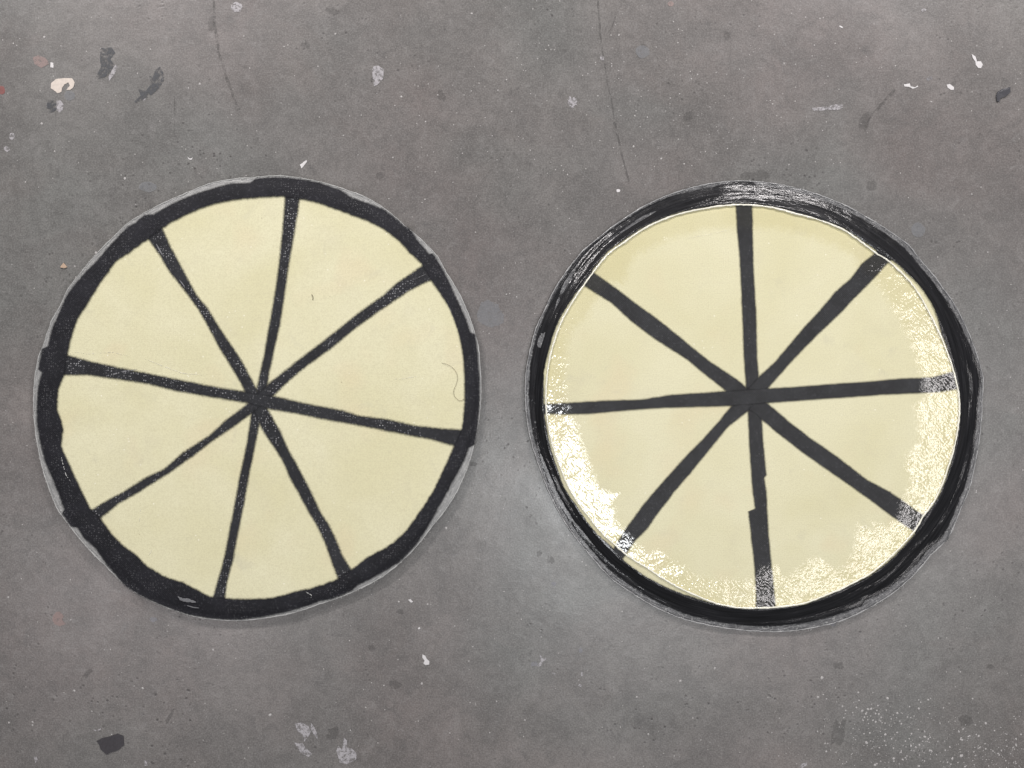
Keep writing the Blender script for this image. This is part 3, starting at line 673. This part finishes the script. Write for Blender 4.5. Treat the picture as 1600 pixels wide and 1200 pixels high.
# paint specks: uncountable splatter
def specks(seed=1):
    rnd = random.Random(seed); v, f, ed = [], [], []
    L = [(69,58,2.2),(65,193,2),(21,68,1.5),(312,131,2),(195,279,1.8),(524,53,1.7),(737,21,1.9),(627,151,1.7),(665,190,1.3),(614,246,1.5),(422,1117,2.6),(223,1075,2),(333,1015,1.8),(116,1079,2),(51,1128,1.7),(13,933,1.6),(14,1129,1.6),(51,1133,1.5),(623,940,1.6),(659,1068,2),(668,944,1.4),(776,1096,1.5),(1063,1064,2.2),(1117,1044,2),(995,1089,1.6),(820,1125,1.6),(1013,1147,1.5),(1284,1059,2.8),(1278,1089,2.3),(1387,1091,2.4),(1356,1108,2.3),(1341,1082,1.8),(1402,1114,1.9),(1033,248,1.7),(1069,256,1.6),(990,229,1.8),(992,181,1.5),(967,55,1.5),(1225,99,1.6),(1186,41,1.5),(1281,29,1.3),(1399,103,1.3),(1455,159,1.7),(150,395,2.2),(195,279,2),(117,416,1.5),(697,825,2.2),(1540,1170,1.5),(1502,1181,3),(1488,1185,2.6),(1503,1156,2.4),(1529,1150,2.2),(1367,1195,2.4),(1540,1130,2),(1455,1173,1.8)]
    for _ in range(520):
        L.append((rnd.uniform(-60, 1660), rnd.uniform(-60, 1260), rnd.choice((.5, .6, .7, .8, 1.0, 1.2))))
    for _ in range(200): L.append((rnd.gauss(950, 200), rnd.gauss(190, 90), rnd.choice((.5, .7, .9, 1.1))))
    for _ in range(300): L.append((rnd.gauss(1420, 90), rnd.gauss(1175, 38), abs(rnd.gauss(0, .65))+.45))
    for _ in range(230): L.append((rnd.gauss(1570, 70), rnd.gauss(1180, 28), abs(rnd.gauss(0, .55))+.45))
    for _ in range(110): L.append((rnd.gauss(1380, 50), rnd.gauss(1130, 25), abs(rnd.gauss(0, .7))+.5))
    for (x, y, r) in L:
        x0, y0, z = P(x, y, 0); r = r/1000; b = len(v); k = 7; el = rnd.uniform(.7, 1)
        ph = rnd.uniform(0, 3)
        v.append((x0, y0, .0003+r*.3))
        for j in range(k):
            t = 2*math.pi*j/k; q = r*rnd.uniform(.8, 1.15)
            xx = q*math.cos(t); yy = q*math.sin(t)*el
            v.append((x0+xx*math.cos(ph)-yy*math.sin(ph), y0+xx*math.sin(ph)+yy*math.cos(ph), .0002))
        for j in range(k): f.append((b, b+1+j, b+1+(j+1) % k))
    me = bpy.data.meshes.new('paint_speck'); me.from_pydata(v, [], f)
    o = link('paint_specks', me, m_plain('white_paint_speck', (.50, .48, .47)), FLOOR); o['kind'] = 'stuff'
specks()

# ------------------------------------------------------------------ loose scraps
def scrap(name, poly, m, th, label, cat, org=(0, 0), k=1.0, tilt=0.0006):
    cx_ = sum(p[0] for p in poly)/len(poly)*k+org[0]; cy_ = sum(p[1] for p in poly)/len(poly)*k+org[1]
    X, Y, _ = P(cx_, cy_, 0); bm = bmesh.new(); vs_ = []
    rf = []
    for i, a in enumerate(poly):
        b = poly[(i+1) % len(poly)]
        for j in range(4):
            t = j/4; x = a[0]+(b[0]-a[0])*t; y = a[1]+(b[1]-a[1])*t; x = org[0]+x*k; y = org[1]+y*k
            rf.append((x+.35*noise.noise((x, y, 1)), y+.35*noise.noise((x, y, 4))))
    for x, y in rf:
        a, b, _ = P(x, y, 0); vs_.append(bm.verts.new((a-X, b-Y, .0005+tilt*noise.noise((x*.08, y*.08, 9)))))
    fc = bm.faces.new(vs_)
    if fc.normal.z < 0: fc.normal_flip()
    r = bmesh.ops.extrude_face_region(bm, geom=[fc])
    for q in r['geom']:
        if isinstance(q, bmesh.types.BMVert): q.co.z += th
    lay = bm.verts.layers.float.new('edge')
    for q in bm.verts: q[lay] = 1
    bmesh.ops.recalc_face_normals(bm, faces=bm.faces)
    me = bpy.data.meshes.new(name); bm.to_mesh(me); bm.free()
    o = link(name, me, m, None, smooth=False); o.location = (X, Y, 0); o['label'] = label; o['category'] = cat
    return o
MS = m_plain('charcoal_cloth', (.050, .046, .052), .7)
scrap('cloth_scrap', [(605,1030),(640,1012),(690,1000),(735,985),(772,998),(778,1055),(740,1088),(700,1100),(668,1115),(632,1085),(622,1055)], MS, .0006,
      'small charcoal four-sided scrap lying flat on the concrete, below the left disc', 'cloth scrap', F5, .25)
scrap('dark_chip', [(1423,600),(1432,575),(1460,558),(1510,546),(1512,578),(1485,603),(1450,615),(1440,638),(1427,634)], m_plain('dark_chip', (.055, .055, .065), .4), .0012,
      'dark curved leaf-shaped chip on the floor near the top right corner', 'chip', F4, .25)
scrap('beige_chip', [(218,632),(240,603),(262,630),(245,637)], m_plain('beige_chip', (.55, .40, .29), .7), .0014,
      'tiny beige triangular chip on the floor beside the left disc', 'chip', (40, 260), .25)

def hair(name, pl, rad, Q, c, label, cat, col):
    cu = bpy.data.curves.new(name, 'CURVE'); cu.dimensions = '3D'; cu.bevel_depth = rad; cu.bevel_resolution = 1; cu.resolution_u = 10
    s = cu.splines.new('BEZIER'); s.bezier_points.add(len(pl)-1)
    for i, (x, y) in enumerate(pl):
        a, b, z = Q(x, y, .0007); bp = s.bezier_points[i]; bp.co = (a, b, z+.0004*(i % 2)); bp.handle_left_type = bp.handle_right_type = 'AUTO'
    o = bpy.data.objects.new(name, cu); COL.objects.link(o)
    dg = bpy.context.evaluated_depsgraph_get(); me = bpy.data.meshes.new_from_object(o.evaluated_get(dg)); bpy.data.objects.remove(o)
    # origin at the strand
    v0 = Vector(me.vertices[0].co)
    for v in me.vertices: v.co -= v0
    o = link(name, me, m_plain(name, col, .4)); o.location = v0+Vector((c[0], c[1], 0)); o['label'] = label; o['category'] = cat
hair('curly_hair', [(690,567),(702,571),(711,579),(715,590),(713,600),(709,612),(711,620),(719,626),(726,623)], .00022, Q1, cc1,
     'fine curly brown hair lying on the left disc by its right rim', 'hair', (.16, .11, .06))
hair('short_bristle', [(487,460),(489,464),(488.5,469)], .0004, Q1, cc1, 'short brown bristle on the cream upper right of the left disc', 'bristle', (.14, .10, .05))
